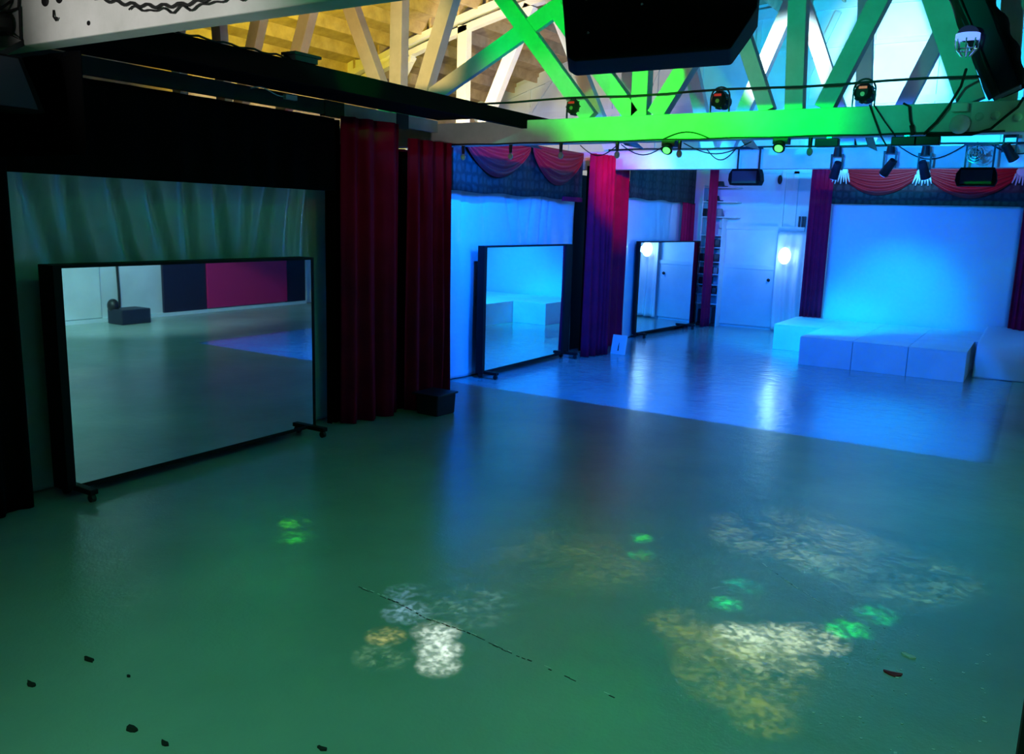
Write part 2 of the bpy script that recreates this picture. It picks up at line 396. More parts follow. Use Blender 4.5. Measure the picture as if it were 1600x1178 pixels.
def sheet(name, label, p0, p1, z0, z1, m, hooks, amp, seed, cat='backdrop', bow=0.):
    """a hung vinyl sheet: tension folds fan out from the hooks along its top"""
    (x0, y0), (x1, y1) = p0, p1; L = math.hypot(x1 - x0, y1 - y0); nx, ny = -(y1 - y0) / L, (x1 - x0) / L; H = z1 - z0
    def f(u, v):
        d = (1 - v) * H; s = u * L; o = 0
        for hk, ang, wd, k in hooks:
            q = (s - hk - ang * d) / (wd * (.35 + .5 * d)); o += k * math.exp(-q * q) * (math.exp(-d / 1.5) + .22) * min(1, d * 4)
        o += .5 * noise.noise((s * .9 + seed, d * .5, seed)) + .2 * noise.noise((s * 3 + seed, d * .8, 1.))
        o = amp * o + bow * (1 - v) ** 2
        z = z0 + H * v - (.02 * math.sin(s * 5 + seed) if v > .99 else 0)
        return (x0 + (x1 - x0) * u + nx * o, y0 + (y1 - y0) * u + ny * o, z)
    o = MB().grid(f, int(L * 18), 60).build(name, m, None, smooth=True, solid=.006)
    return tag(o, label, cat)
def swag(u0, u1, ztop, depth, x_or_y, axis, m, parent, sag0=.12):
    """draped half moon of cloth with concentric folds"""
    def f(u, v):
        s = u0 + (u1 - u0) * u; e = math.sin(PI * u) ** .8
        z = ztop - sag0 * v - depth * v * e
        o = .05 + .07 * e * math.sin(PI * v) + .028 * math.sin(v * 30) * e ** .5
        return (x_or_y + o, s, z) if axis == 'x' else (s, x_or_y - o, z)
    return MB().grid(f, 28, 44).build('swag', m, parent, smooth=True, solid=.01)

# bay nearest the viewer
rng = random.Random(3)
hk = [(.25, .28, .12, 1.1), (.7, .1, .14, .7), (1.25, .18, .10, .6), (1.75, .22, .10, .9), (2.3, .05, .12, .7), (2.75, .14, .09, 1.1), (3.3, -.1, .1, .6), (3.75, -.22, .10, 1.2), (4.2, -.15, .1, .6), (4.5, -.1, .12, .6)]
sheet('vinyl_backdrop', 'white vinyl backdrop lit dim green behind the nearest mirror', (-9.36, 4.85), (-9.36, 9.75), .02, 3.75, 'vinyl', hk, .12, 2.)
curtain('black_valance', 'wide black masking drape hanging above the nearest backdrop', (-8.96, 4.6), (-8.96, 9.42), 3.52, 4.55, 9, .025, 'drape')
curtain('black_drape', 'black side drape at the left end of the nearest backdrop', (-8.62, 3.0), (-8.95, 4.72), 0.01, 4.4, 6, .06, 'drape', seed=4)
curtain('black_drape', 'black masking drape hanging crosswise below the grey truss', (-8.6, 4.3), (-6.9, 4.3), 3.62, 4.45, 5, .03, 'drape', seed=2)
curtain('black_drape', 'narrow black drape between the nearest backdrop and the red curtain', (-9.10, 9.38), (-9.06, 9.62), .01, 4.55, 3, .05, 'drape', seed=1)
curtain('velvet_curtain', 'dark red floor-length curtain right of the nearest backdrop', (-8.86, 9.50), (-8.72, 10.62), .01, 4.59, 3.6, .13, 'red', seed=.6, nu=70)
curtain('black_drape', 'black drape in the gap between the two dark red curtains', (-8.95, 10.5), (-8.85, 11.2), .01, 4.2, 3, .05, 'drape', seed=3)
curtain('velvet_curtain', 'red curtain panel seen high in the gap between the dark red curtains', (-9.45, 10.9), (-9.45, 12.1), .01, 4.3, 5, .05, 'red', seed=7)
curtain('velvet_curtain', 'dark red floor-length curtain left of the middle backdrop, dark box at its foot', (-8.72, 10.85), (-8.62, 11.85), .01, 4.40, 4.2, .12, 'red', seed=1.9, nu=70)

# middle bay
hk = [(.3, .22, .12, 1.2), (.75, .12, .1, .8), (1.4, -.05, .1, .6), (2.0, .2, .1, .5), (2.9, .3, .1, .8), (3.4, .2, .1, .6), (4.1, -.2, .1, .9), (4.5, -.1, .08, .9), (4.8, -.06, .08, .7)]
sheet('vinyl_backdrop', 'white vinyl backdrop lit blue behind the middle mirror', (-9.74, 12.4), (-9.74, 18.4), .02, 3.95, 'vinyl', hk, .07, 5.)
t = thing('swag_valance', 'black patterned valance with two red swags above the middle backdrop', 'valance', (-9.5, 15.6, 3.68))
MB().grid(lambda u, v: (-9.50 + .02 * math.sin(u * 40), 12.9 + 5.35 * u, 3.68 + 1.02 * v + .015 * math.sin(u * 22) * (1 - v)), 90, 6).build('panel', 'damask', t, smooth=True, solid=.01)
swag(13.35, 15.75, 4.74, .62, -9.47, 'x', 'swag', t); swag(15.85, 18.15, 4.74, .66, -9.47, 'x', 'swag', t)
B((-9.49, 17.3, 3.63), (-9.43, 18.2, 3.73)).build('red_strip', 'red', t)
curtain('velvet_curtain', 'red curtain right of the middle backdrop, bright red at its top', (-9.08, 17.86), (-8.86, 18.75), .01, 4.72, 5, .09, 'red', seed=2.4)
curtain('velvet_curtain', 'purple lit red curtain left of the farthest backdrop', (-9.46, 19.15), (-9.34, 20.5), .01, 4.55, 5, .09, 'red', seed=5.2)
curtain('black_drape', 'dark drape filling the gap between the red and the purple lit curtain', (-9.6, 18.75), (-9.6, 19.15), .01, 4.5, 5, .04, 'drape', seed=8)
# farthest bay
hk = [(.4, .1, .12, .5), (1.4, .05, .1, .3), (2.6, .1, .2, .3), (3.8, -.1, .1, .5), (4.6, -.1, .1, .5)]
sheet('vinyl_backdrop', 'white vinyl backdrop lit bright blue behind the farthest mirror', (-9.74, 20.9), (-9.74, 26.0), .02, 4.0, 'vinyl', hk, .045, 9.)
t = thing('patterned_valance', 'black patterned valance without swags above the farthest backdrop', 'valance', (-9.55, 23.6, 3.8))
MB().grid(lambda u, v: (-9.55 + .02 * math.sin(u * 40), 21.1 + 4.9 * u, 3.83 + 1.05 * v + .02 * math.sin(u * 17) * (1 - v)), 90, 6).build('panel', 'damask', t, smooth=True, solid=.01)
curtain('velvet_curtain', 'narrow bright red curtain beside the far shelves', (-9.0, 25.74), (-8.88, 26.2), .01, 4.95, 3, .05, 'red', seed=3.3)
curtain('velvet_curtain', 'dark red curtain edge hanging right of the farthest backdrop', (-9.60, 25.2), (-9.56, 26.1), .01, 3.84, 4, .05, 'red', seed=6.1)

# ------------------------------------------------------------------ rolling mirrors
def rolling_mirror(label, x, y0, y1, z0, z1, depth, post, farpost, fr, far_in=.12):
    """frame box whose front is the mirror; front faces +x"""
    t = thing('rolling_mirror', label, 'mirror', (x, (y0 + y1) / 2, 0))
    mb = MB()
    mb.box((x - depth, y0, z0), (x, y0 + post, z1)); mb.box((x - depth, y1 - farpost, z0), (x + (.02 if farpost > .1 else 0), y1, z1))
    mb.box((x - depth, y0 + post, z1 - .035), (x, y1 - farpost, z1)); mb.box((x - depth, y0 + post, z0), (x, y1 - farpost, z0 + fr))
    mb.box((x - depth, y0 + post, z0 + fr), (x - .03, y1 - farpost, z1 - .035))
    mb.build('frame', 'black', t, bevel=.006)
    B((x - .03, y0 + post, z0 + fr), (x - .008, y1 - farpost, z1 - .035)).build('mirror_glass', 'mirror', t)
    for yy in (y0 + .12, y1 - far_in):
        mb = MB(); mb.box((x - depth - .02, yy - .05, .09), (x + .30, yy + .05, .15)); ft = mb.build('foot', 'black', t, bevel=.01)
        for xx in (x - depth + .04, x + .25):
            MB().cyl((xx, yy - .025, .045), (xx, yy + .025, .045), .045).build('caster', 'gear', ft)
    return t
rolling_mirror('large black-framed rolling mirror nearest the viewer, reflecting a crimson panel', -8.84, 5.07, 8.86, .10, 2.58, .28, .10, .05, .05)
rolling_mirror('black-framed rolling mirror in the middle bay, reflecting the stage blocks', -9.37, 14.02, 17.68, .10, 2.66, .16, .10, .30, .06)
m3 = rolling_mirror('black-framed rolling mirror in the farthest bay, reflecting a glowing lamp', -9.36, 21.95, 25.8, .10, 2.69, .10, .10, .04, .05, .7)
m3.rotation_euler.z = math.radians(-5.8)

# dark box, sign
t = thing('storage_box', 'dark blue plastic box on the floor at the foot of the dark red curtain', 'box', (-8.28, 11.0, 0))
MB().prism([(-.21, -.22), (.21, -.22), (.24, .22), (-.24, .22)], 0, .33, lambda a, b, z: (-8.28 + a * (1 + z * .2), 11.02 + b * (1 + z * .2), z)).build('body', 'binblue', t, bevel=.02)
B((-8.55, 10.74, .33), (-8.01, 11.3, .36)).build('lid', 'binblue', t, bevel=.01)
t = thing('floor_sign', 'small white sign with a dark oval figure standing on the floor by the red curtain', 'sign', (-8.72, 18.95, 0))
MB().hexa([(-8.85, 18.93, 0), (-8.47, 18.93, 0), (-8.47, 18.97, 0), (-8.85, 18.97, 0), (-8.85, 19.05, .46), (-8.47, 19.05, .46), (-8.47, 19.08, .46), (-8.85, 19.08, .46)]).build('board', 'sign', t)
mb = MB()
ring = []
for i in range(25):
    a = 2 * PI * i / 24; ring.append((-8.66 + .085 * math.cos(a), 18.97 + (.22 + .15 * math.sin(a)) * .26 - .015, .22 + .15 * math.sin(a)))
mb.tube(ring, .016); mb.tube([(-8.66, 18.94 + .08 * .26, .08), (-8.66, 18.95 + .3 * .26, .3)], .02); mb.build('oval_figure', 'dirt', t, smooth=True)

# ------------------------------------------------------------------ stage
def platform(lab, x0, x1, y0, y1, grp):
    t = thing('stage_platform', lab, 'platform', ((x0 + x1) / 2, (y0 + y1) / 2, 0), grp)
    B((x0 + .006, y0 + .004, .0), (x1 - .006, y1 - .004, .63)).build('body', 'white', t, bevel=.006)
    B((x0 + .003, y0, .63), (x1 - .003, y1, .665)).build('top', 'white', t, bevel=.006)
    return t
X3 = [-4.70, -3.52, -2.35, -1.19]
for i, lb in enumerate(('white stage block at the left of the front row', 'white stage block in the middle of the front row', 'white stage block at the right of the front row')):
    platform(lb, X3[i], X3[i + 1], 20.50, 22.68, 'front row of stage blocks')
X4 = [-5.90, -4.70, -3.52, -2.35, -1.10]
for i, lb in enumerate(('white stage block jutting out left of the front row, lit cyan', 'rear white stage block directly behind the left front block', 'rear white stage block directly behind the middle front block', 'rear white stage block directly behind the right front block')):
    platform(lb, X4[i], X4[i + 1], 22.69, 25.05, 'rear row of stage blocks')
# seamless backdrop sweeping down behind the stage
def f(u, v):
    x = -5.24 + 4.6 * u; z = 3.95 - 3.94 * v
    return (x, 25.25 - .02 * math.sin(u * 5) - .012 * math.sin(v * 9 + u * 4), z)
t = thing('stage_backdrop', 'large white seamless backdrop glowing blue behind the stage', 'backdrop', (-2.95, 25.25, .68))
MB().grid(f, 40, 40).build('sheet', 'paper', t, smooth=True, solid=.006)
MB().cyl((-5.3, 25.27, 3.97), (-.55, 25.27, 3.97), .04).build('roll_tube', 'gear', t, smooth=True)
# sheet spilling to the floor right of the blocks
def f(u, v):
    x = -1.09 + 1.02 * u - .0 * v
    if v < .55:
        q = v / .55; y = 25.15 - 3.2 * q; z = .80 - .10 * q
    else:
        q = (v - .55) / .45; y = 21.95 - .55 * q ** .6 - .1 * math.sin(u * 9) * q * (1 - q); z = .70 - .688 * q
    z += .03 * math.sin(u * 6 + v * 4) * (1 if v < .55 else 1 - (v - .55) / .45)
    return (x, y, max(z, .01))
o = MB().grid(f, 24, 40).build('floor_sheet', 'paper', None, smooth=True, solid=.006); tag(o, 'white sheet draped down to the floor right of the stage blocks', 'sheet')
t = thing('swag_valance', 'black patterned valance with two red swags and silver tufts above the stage', 'valance', (-2.9, 25.0, 3.88))
MB().grid(lambda u, v: (-5.28 + 5.0 * u, 25.02 + .02 * math.sin(u * 40), 3.86 + .95 * v), 80, 6).build('panel', 'damask', t, smooth=True, solid=.01)
swag(-5.05, -3.03, 4.80, .58, 24.98, 'y', 'swag', t); swag(-2.95, -.75, 4.80, .64, 24.98, 'y', 'swag', t)
swag(-.7, .9, 4.80, .6, 24.98, 'y', 'swag', t)
for x, zz in ((-5.0, 4.72), (-2.98, 4.68), (-.72, 4.7)):
    mb = MB(); mb.ball((x, 24.86, zz), .13, (1.3, .6, 1), 12)
    for q in range(7): mb.cyl((x + (q - 3) * .05, 24.86, zz - .05), (x + (q - 3) * .075, 24.84, zz - .28 - .05 * (q % 2)), .035, .012, 8)
    mb.build('tuft', 'silver', t, smooth=True)
curtain('velvet_curtain', 'red curtain at the left edge of the stage backdrop', (-5.78, 24.86), (-5.2, 24.9), .70, 4.82, 4, .05, 'red', seed=4.4)
curtain('velvet_curtain', 'red curtain at the right edge of the stage backdrop', (-.62, 25.12), (.5, 25.05), .02, 4.82, 6, .05, 'red', seed=5.7)

# ------------------------------------------------------------------ far wall fittings
t = thing('door_1', None, None, (-7.9, YB - .05, 0)); t['kind'] = 'structure'; tag(t, 'white flush door panel in the far wall left of the stage', 'door')
B((-8.78, YB - .06, .08), (-7.06, YB, 1.86)).build('leaf', 'panel', t, bevel=.006)
mb = MB(); mb.box((-8.9, YB - .08, 0), (-8.78, YB, 1.98)); mb.box((-7.06, YB - .08, 0), (-6.94, YB, 1.98)); mb.box((-8.78, YB - .08, 1.86), (-7.06, YB, 1.98)); mb.build('door_frame', 'white', t)
MB().ball((-7.25, YB - .1, 1.55), .05).build('handle', 'gear', t, smooth=True)
for lo, hi in (((-8.95, YB - .07, 3.08), (-6.3, YB, 3.2)), ((-7.1, YB - .07, 3.2), (-6.98, YB, 4.85)), ((-8.98, YB - .07, 1.98), (-8.86, YB, 3.1)), ((-6.75, YB - .05, 3.2), (-6.6, YB, 4.85)), ((-8.85, YB - .05, 4.78), (-6.2, YB, 4.9))):
    trim(lo, hi)
def fpl(u, v):
    x = -7.05 + .98 * u; d = (1 - v)
    return (x, YB - .16 - .05 * math.sin(u * 19 + 1.2 * math.sin(3 * v)) * (.35 + d), .05 + 3.0 * v)
tag(MB().grid(fpl, 60, 24).build('plastic_drape', 'plastic', None, smooth=True, solid=.006), 'glossy plastic drape hanging on the far wall beside the stage curtain', 'drape')
t = thing('wall_lamp', 'oval white glowing wall lamp shining in front of the plastic drape', 'lamp', (-6.82, YB - .3, 2.2))
MB().ball((-6.74, YB - .40, 2.33), .19, (1, .8, 1.35)).build('globe', 'globe', t, smooth=True)
MB().cyl((-6.74, YB - .02, 2.33), (-6.74, YB - .32, 2.33), .04).build('arm', 'chrome', t)
mb = MB()
for x in (-6.47, -6.38, -6.31): mb.box((x - .025, YB - .1, 3.2), (x + .025, YB - .05, 3.52))
tag(mb.build('wall_switches', 'gear'), 'row of dark switches on the far wall beside the stage curtain', 'switch')
for x, nm in ((-8.0, 'round dark fitting high on the far wall nearer the shelves'), (-7.15, 'small dark fitting high on the far wall nearer the stage')):
    if x > -7.5: o = MB().ball((x, YB - .1, 4.6), .07, (1, .7, 2)).build('wall_fitting', 'gear', smooth=True)
    else: o = MB().cyl((x, YB - .14, 4.68), (x, YB - .0, 4.68), .11).build('wall_fitting', 'gear')
    tag(o, nm, 'fitting')
# shelves
t = thing('shelving_unit', 'tall narrow white shelves crowded with dark shoes at the left end of the far wall', 'shelves', (-9.05, 26.6, 0))
SH = [.72, 1.02, 1.33, 1.66, 2.05, 2.5, 2.88, 3.45, 3.92, 4.36]
mb = MB(); mb.box((-9.42, 26.4, 0), (-9.39, 26.8, 4.4)); mb.box((-8.74, 26.4, 0), (-8.71, 26.8, 3.4)); mb.build('upright', 'white', t)
for i, z in enumerate(SH):
    B((-9.39, 26.38, z - .03), (-8.74 + (.45 if z > 3.4 else 0), 26.8, z)).build('shelf', 'white', t)
def shoe(x, z, rz, m, sc=1.):
    mb = MB()
    prof = [(-.15, 0), (.15, 0), (.155, .03), (.10, .06), (.02, .09), (-.03, .15), (-.14, .16), (-.155, .06)]
    mb.prism(prof, -.05, .05, lambda a, b, tt: (x + (a * math.cos(rz) - tt * math.sin(rz)) * sc, 26.56 + (a * math.sin(rz) + tt * math.cos(rz)) * sc, z + b * sc))
    return mb
names = ['bottom', 'second', 'third', 'fourth', 'fifth', 'sixth', 'seventh', 'eighth', 'ninth']
for i, z in enumerate(SH[1:-1]):
    if i in (5, 7): continue
    for j, (x, rz) in enumerate(((-9.27, 1.45), (-9.06, -1.5), (-8.86, 1.7))):
        if (i * 3 + j) % 7 == 5: continue
        o = shoe(x, z + .004, rz, 0, 1.5 if i > 2 else 1.3).build('shoe', 'shoe' if (i + j) % 4 else 'shoe2', bevel=.01)
        tag(o, '%s shoe on the %s shelf from the floor of the far shelves, %s' % ('dark' if (i + j) % 4 else 'grey', ['second', 'third', 'fourth', 'fifth', 'sixth', 'seventh', 'eighth', 'ninth'][i], ('at its left', 'in its middle', 'at its right')[j]), 'shoe', 'shoes on the far shelves')
for x, z, lb in ((-9.07, 3.924, 'dark wide-brimmed hat on an upper shelf of the far shelves'), (-8.95, 4.364, 'dark wide-brimmed hat on the topmost shelf of the far shelves')):
    mb = MB(); mb.cyl((x, 26.55, z), (x, 26.55, z + .03), .26, .26, 24); mb.cyl((x, 26.55, z + .03), (x, 26.55, z + .17), .16, .12, 20)
    tag(mb.build('hat', 'shoe', smooth=False), lb, 'hat')
for x, h, lb, m in ((-9.27, .52, 'black boot on the floor below the far shelves, left of the pair', 'shoe'), (-8.82, .60, 'black boot on the floor below the far shelves, right of the pair', 'shoe')):
    mb = MB(); mb.prism([(-.08, 0), (.2, 0), (.2, .07), (.07, .13), (.06, h), (-.09, h)], -.07, .07, lambda a, b, tt: (x + tt, 26.5 - a, b)); tag(mb.build('boot', m, bevel=.015), lb, 'boot', 'boots below the far shelves')

# ------------------------------------------------------------------ hung gear
# big loudspeaker
t = thing('hanging_loudspeaker', 'large black loudspeaker hanging overhead at the top of the view', 'loudspeaker', (-2.0, 4.9, 4.03))
q = 4.95 / 4.6
poly = [(-2.46, 4.03), (-1.535, 4.03), (-1.44, 4.16), (-1.41, 4.21), (-1.41, 4.95), (-2.64, 4.95), (-2.51, 4.06)]
MB().prism(poly, 0, 1, lambda a, b, y: (a * (q if y else .985), 4.5 + .45 * y, 3.2 + (b - 3.2) * q)).build('cabinet', 'cabinet', t, bevel=.012)
mb = MB()
for x in (-2.35, -1.75): MB().bar((x, 4.75, 5.0), (x, 4.75, 9.6), .03, .03).build('hanger', 'gear', t)
mb = MB()
for x, z in ((-2.34, 4.24), (-2.02, 4.36), (-1.68, 4.36), (-2.36, 4.42)): mb.ball((x, 4.498, z), .008, (1, .6, 1), 8)
mb.build('screw', 'chrome', t)
# left wedge speaker
t = thing('monitor_speaker', 'black wedge speaker with a bluish face hanging at the far upper left', 'loudspeaker', (-7.0, 3.85, 3.92))
MB().hexa([(-7.35, 3.45, 3.93), (-7.0, 3.45, 3.93), (-7.0, 4.05, 3.93), (-7.35, 4.05, 3.93), (-7.35, 3.45, 4.34), (-7.02, 3.45, 4.34), (-7.02, 3.90, 4.34), (-7.35, 3.90, 4.34)]).build('cabinet', 'cabinet', t, bevel=.01)
MB().hexa([(-7.0, 3.5, 3.95), (-6.985, 3.5, 3.95), (-6.985, 3.98, 3.95), (-7.0, 3.98, 3.95), (-7.02, 3.5, 4.32), (-7.005, 3.5, 4.32), (-7.005, 3.86, 4.32), (-7.02, 3.86, 4.32)]).build('grille', 'binblue', t)
mb = MB(); mb.bar((-7.2, 3.8, 4.34), (-7.2, 4.05, 4.5), .04, .02, (1, 0, 0)); mb.build('hanging_bracket', 'gear', t)
# black fixture at the left end of the near beam
t = thing('stage_light', 'black stage light strapped to the left end of the grey beam', 'stage light', (-7.36, 3.9, 4.5))
MB().cyl((-7.36, 3.98, 4.63), (-7.36, 3.74, 4.60), .09, .11).build('housing', 'gear', t)
mb = MB(); mb.tube([(-7.36, 3.9, 4.7), (-7.3, 4.0, 4.8), (-7.25, 4.0, 4.93)], .012); mb.tube([(-7.4, 3.95, 4.7), (-7.2, 4.0, 4.74), (-7.15, 4.0, 4.93)], .01); mb.tube([(-7.3, 3.95, 4.55), (-7.2, 4.0, 4.5), (-7.18, 4.0, 4.75)], .01); mb.build('strap', 'cable', t)
# box and cable on the soffit
t = thing('junction_box', 'black box standing on the edge of the black ledge', 'box', (-7.31, 7.2, 4.84))
B((-7.4, 7.0, 4.84), (-7.22, 7.34, 4.90)).build('body', 'gear', t)
B((-7.42, 6.98, 4.9), (-7.2, 7.38, 4.93)).build('lid', 'gear', t)
mb = MB(); mb.tube([(-7.3, 5.4 + .1 * i, 4.86 + .012 * math.sin(i * 1.9)) for i in range(17)], .012)
tag(mb.build('black_cable', 'cable', smooth=True), 'black cable lying along the black ledge left of the box', 'cable')
mb = MB(); mb.tube([(-8.96 + .0 * i, 7.9 + .075 * i, 4.76 + .035 * math.sin(i * .7)) for i in range(9)], .008); mb.box((-8.99, 8.48, 4.70), (-8.93, 8.68, 4.76))
tag(mb.build('white_cable', 'whitecable'), 'short white cable with a plug lying on the board above the black drape', 'cable')

# par lights on the green beam
def par(label, x, tilt=0.):
    t = thing('par_light', label, 'stage light', (x, 12.1, 4.75), 'par lights on the green beam')
    c = Vector((x, 12.06, 4.925)); d = Vector((.12 + tilt, 1, -.1)).normalized()
    MB().cyl(c - d * .03, c + d * .2, .115, .10, 20).build('housing', 'gear', t)
    mb = MB(); mb.cyl(c - d * .075, c - d * .03, .075, .115, 20)
    for q in range(10):
        a = 2 * PI * q / 10; mb.bar(c + Vector((math.cos(a) * .118, -.02, math.sin(a) * .118)), c + Vector((math.cos(a) * .112, .16, math.sin(a) * .112)), .02, .02, (0, 0, 1))
    bk = mb.build('back_cap', 'gear', t)
    B((x - .05, 11.972, 4.965), (x + .05, 11.985, 4.995)).build('display', 'lens_r', bk)
    MB().cyl((x, 11.988, 4.90), (x, 11.975, 4.90), .028).build('dial', 'dial', bk)
    mb = MB()
    for s in (-1, 1): mb.bar((x + s * .135, 12.1, 4.75), (x + s * .135, 12.1, 4.96), .012, .04, (0, 1, 0))
    mb.tube([(x + .135 * math.cos(a), 12.1, 4.96 + .14 * math.sin(a)) for a in [PI * q / 12 for q in range(13)]], .012)
    mb.build('yoke', 'gear', t)
    return t
p0 = par('black par light on the green beam, leftmost of the three', -6.47)
for x, lb in ((-4.16, 'black par light on the green beam, middle of the three'), (-2.25, 'black par light on the green beam, rightmost of the three')):
    q = copy_tree(p0); q.location.x = x; q['label'] = lb
# wire along the truss
o = MB().tube([(-9.5 + .5 * i, 11.93, 5.03 + .012 * math.sin(i * 1.3)) for i in range(20)], .016).build('steel_rod', 'gear', smooth=True); tag(o, 'thin dark rod running level above the green beam', 'rod')
# dome detector with box
t = thing('alarm_dome', 'pale round dome with a small box above on the right end of the green beam', 'detector', (-1.09, 11.95, 4.37))
MB().ball((-1.09, 11.94, 4.485), .115, (1, 1, 1), 20).build('dome', 'plaster', t, smooth=True)
B((-1.2, 11.90, 4.63), (-1.02, 12.0, 4.73)).build('box', 'plaster', t, bevel=.01)
# wrapped duct with caged lamp
t = thing('wrapped_duct', 'thick dark wrapped duct slanting down onto the right end of the green beam', 'duct', (-.7, 11.5, 4.75))
a, b_ = Vector((-.60, 11.5, 4.76)), Vector((-1.62, 11.5, 6.9))
MB().bar(a, b_, .30, .30).build('duct', 'binblue', t, bevel=.02)
mb = MB()
d = (b_ - a).normalized(); sx = d.cross(Vector((0, 1, 0))).normalized()
if sx.x < 0: sx = -sx
def fw(u, v):
    p = a + (b_ - a) * u; ang = -.35 * PI + 1.05 * PI * v
    r = .20 + .035 * noise.noise((u * 9, v * 4, 2)) + .02 * math.sin(u * 40 + 3 * v)
    return p + sx * (r * math.cos(ang) + .05) + Vector((0, 1, 0)) * r * math.sin(ang)
mb.grid(fw, 40, 12); mb.build('wrapping', 'cabinet', t, smooth=True, solid=.01)
def fw2(u, v):
    p = a + (b_ - a) * u; ang = .62 * PI + .25 * PI * v; r = .205 + .03 * noise.noise((u * 9, v * 4, 7))
    return p + sx * r * math.cos(ang) + Vector((0, -1, 0)) * r * math.sin(ang)
mb = MB(); mb.grid(fw2, 40, 6); mb.build('tape_edge', 'gear', t, smooth=True, solid=.01)
t = thing('caged_lamp', 'glowing blue lamp in a wire cage on the dark duct', 'lamp', (-1.02, 11.25, 5.1))
MB().cyl((-1.05, 11.25, 5.33), (-1.05, 11.25, 5.39), .125, .125, 20).build('lens', 'lampblue', t)
MB().cyl((-1.05, 11.25, 5.39), (-1.05, 11.3, 5.44), .11, .06, 20).build('cap', 'gear', t)
mb = MB()
for q in range(8):
    an = 2 * PI * q / 8; mb.tube([(-1.05 + .125 * math.cos(an), 11.25 + .125 * math.sin(an), 5.33), (-1.05 + .11 * math.cos(an), 11.25 + .11 * math.sin(an), 5.22), (-1.05 + .05 * math.cos(an), 11.25 + .05 * math.sin(an), 5.15)], .008)
mb.tube([(-1.05 + .11 * math.cos(2 * PI * q / 16), 11.25 + .11 * math.sin(2 * PI * q / 16), 5.22) for q in range(17)], .008); mb.build('cage', 'chrome', t)
# cables on the right end of the green beam
mb = MB()
mb.tube([(-2.15, 11.97, 4.76), (-2.08, 11.96, 4.6), (-1.98, 11.96, 4.38), (-1.9, 12.0, 4.25)], .01); mb.tube([(-2.1, 11.97, 4.76), (-1.95, 11.96, 4.55), (-1.8, 11.97, 4.36)], .008)
tag(mb.build('power_cables', 'cable', smooth=True), 'pair of thin cables hanging from the rightmost par light', 'cable')
mb = MB(); mb.tube([(-1.75, 11.97, 4.76), (-1.68, 11.95, 4.72), (-1.65, 11.95, 4.55), (-1.62, 11.95, 4.48)], .014); mb.cyl((-1.625, 11.95, 4.49), (-1.6, 11.95, 4.37), .028, .02)
tag(mb.build('plug_cable', 'cable', smooth=True), 'black cable with a plug end hanging over the green beam', 'cable')
mb = MB(); mb.tube([(-1.05, 11.5, 5.05), (-1.12, 11.9, 4.92), (-1.22, 11.93, 4.72), (-1.35, 11.95, 4.52), (-1.48, 11.97, 4.38)], .016); mb.tube([(-.45, 11.9, 4.76), (-.5, 11.94, 4.66), (-.62, 11.95, 4.55), (-.75, 11.95, 4.42), (-.95, 11.96, 4.36), (-1.45, 11.97, 4.365)], .016)
tag(mb.build('cable_loop', 'cable', smooth=True), 'thick black cable swinging down past the pale dome', 'cable')
# string of bulbs under the green beam
t = thing('bulb_string', 'black cord of hanging light bulbs along the underside of the green beam', 'string light', (-5.5, 12.0, 4.36))
mb = MB(); mb.tube([(-9.0 + .2 * i, 11.985, 4.385 + .012 * abs(math.sin(i * .55))) for i in range(43)], .012)
mb.tube([(-4.95 + .06 * i, 11.975, 4.39 + .1 * math.sin(PI * i / 12)) for i in range(13)], .01)
for x0, x1 in ((-6.4, -5.75), (-5.7, -4.95), (-4.7, -3.7)):
    mb.tube([(x0 + (x1 - x0) * i / 12, 12.2, 4.36 - .16 * math.sin(PI * i / 12)) for i in range(13)], .008)
mb.build('cord', 'cable', t, smooth=True)
for x in (-8.53, -7.59, -6.66, -5.69, -4.70, -2.86):
    MB().cyl((x, 12.05, 4.39), (x, 12.05, 4.25), .03, .025, 10).build('socket', 'gear', t)
    MB().ball((x, 12.05, 4.195), .042, (1, 1, 1.3), 12).build('bulb', 'bulb', t, smooth=True)
# small spotlights under the green beam
def clamp_light(label, x, lens):
    t = thing('clamp_light', label, 'stage light', (x, 12.1, 4.18), 'small lights clamped under the green beam')
    B((x - .10, 12.0, 4.30), (x + .10, 12.17, 4.38)).build('bracket', 'gear', t)
    MB().cyl((x, 12.02, 4.30), (x, 11.96, 4.24), .07, .085, 14).build('housing', 'gear', t)
    MB().cyl((x, 11.962, 4.245), (x, 11.95, 4.236), .055, .055, 14).build('lens', lens, t)
    return t
c0 = clamp_light('small green glowing light clamped under the middle of the green beam', -4.86, 'lens_g')
c1 = copy_tree(c0); c1.location.x = -3.25; c1['label'] = 'small green glowing light clamped under the beam right of the middle par light'
for x, lb in ((-2.62, 'dark oblong light clamped under the beam left of the rightmost par light'), (-1.68, 'dark oblong light clamped under the beam below the plug cable'), (-1.42, 'dark oblong light clamped under the beam left of the pale dome')):
    t = thing('clamp_light', lb, 'stage light', (x, 12.1, 4.26), 'small lights clamped under the green beam')
    B((x - .17, 11.98, 4.25), (x + .13, 12.1, 4.36)).build('housing', 'gear', t, bevel=.01)
    mb = MB(); mb.bar((x, 12.05, 4.36), (x, 12.05, 4.4), .06, .04); mb.build('bracket', 'chrome', t)

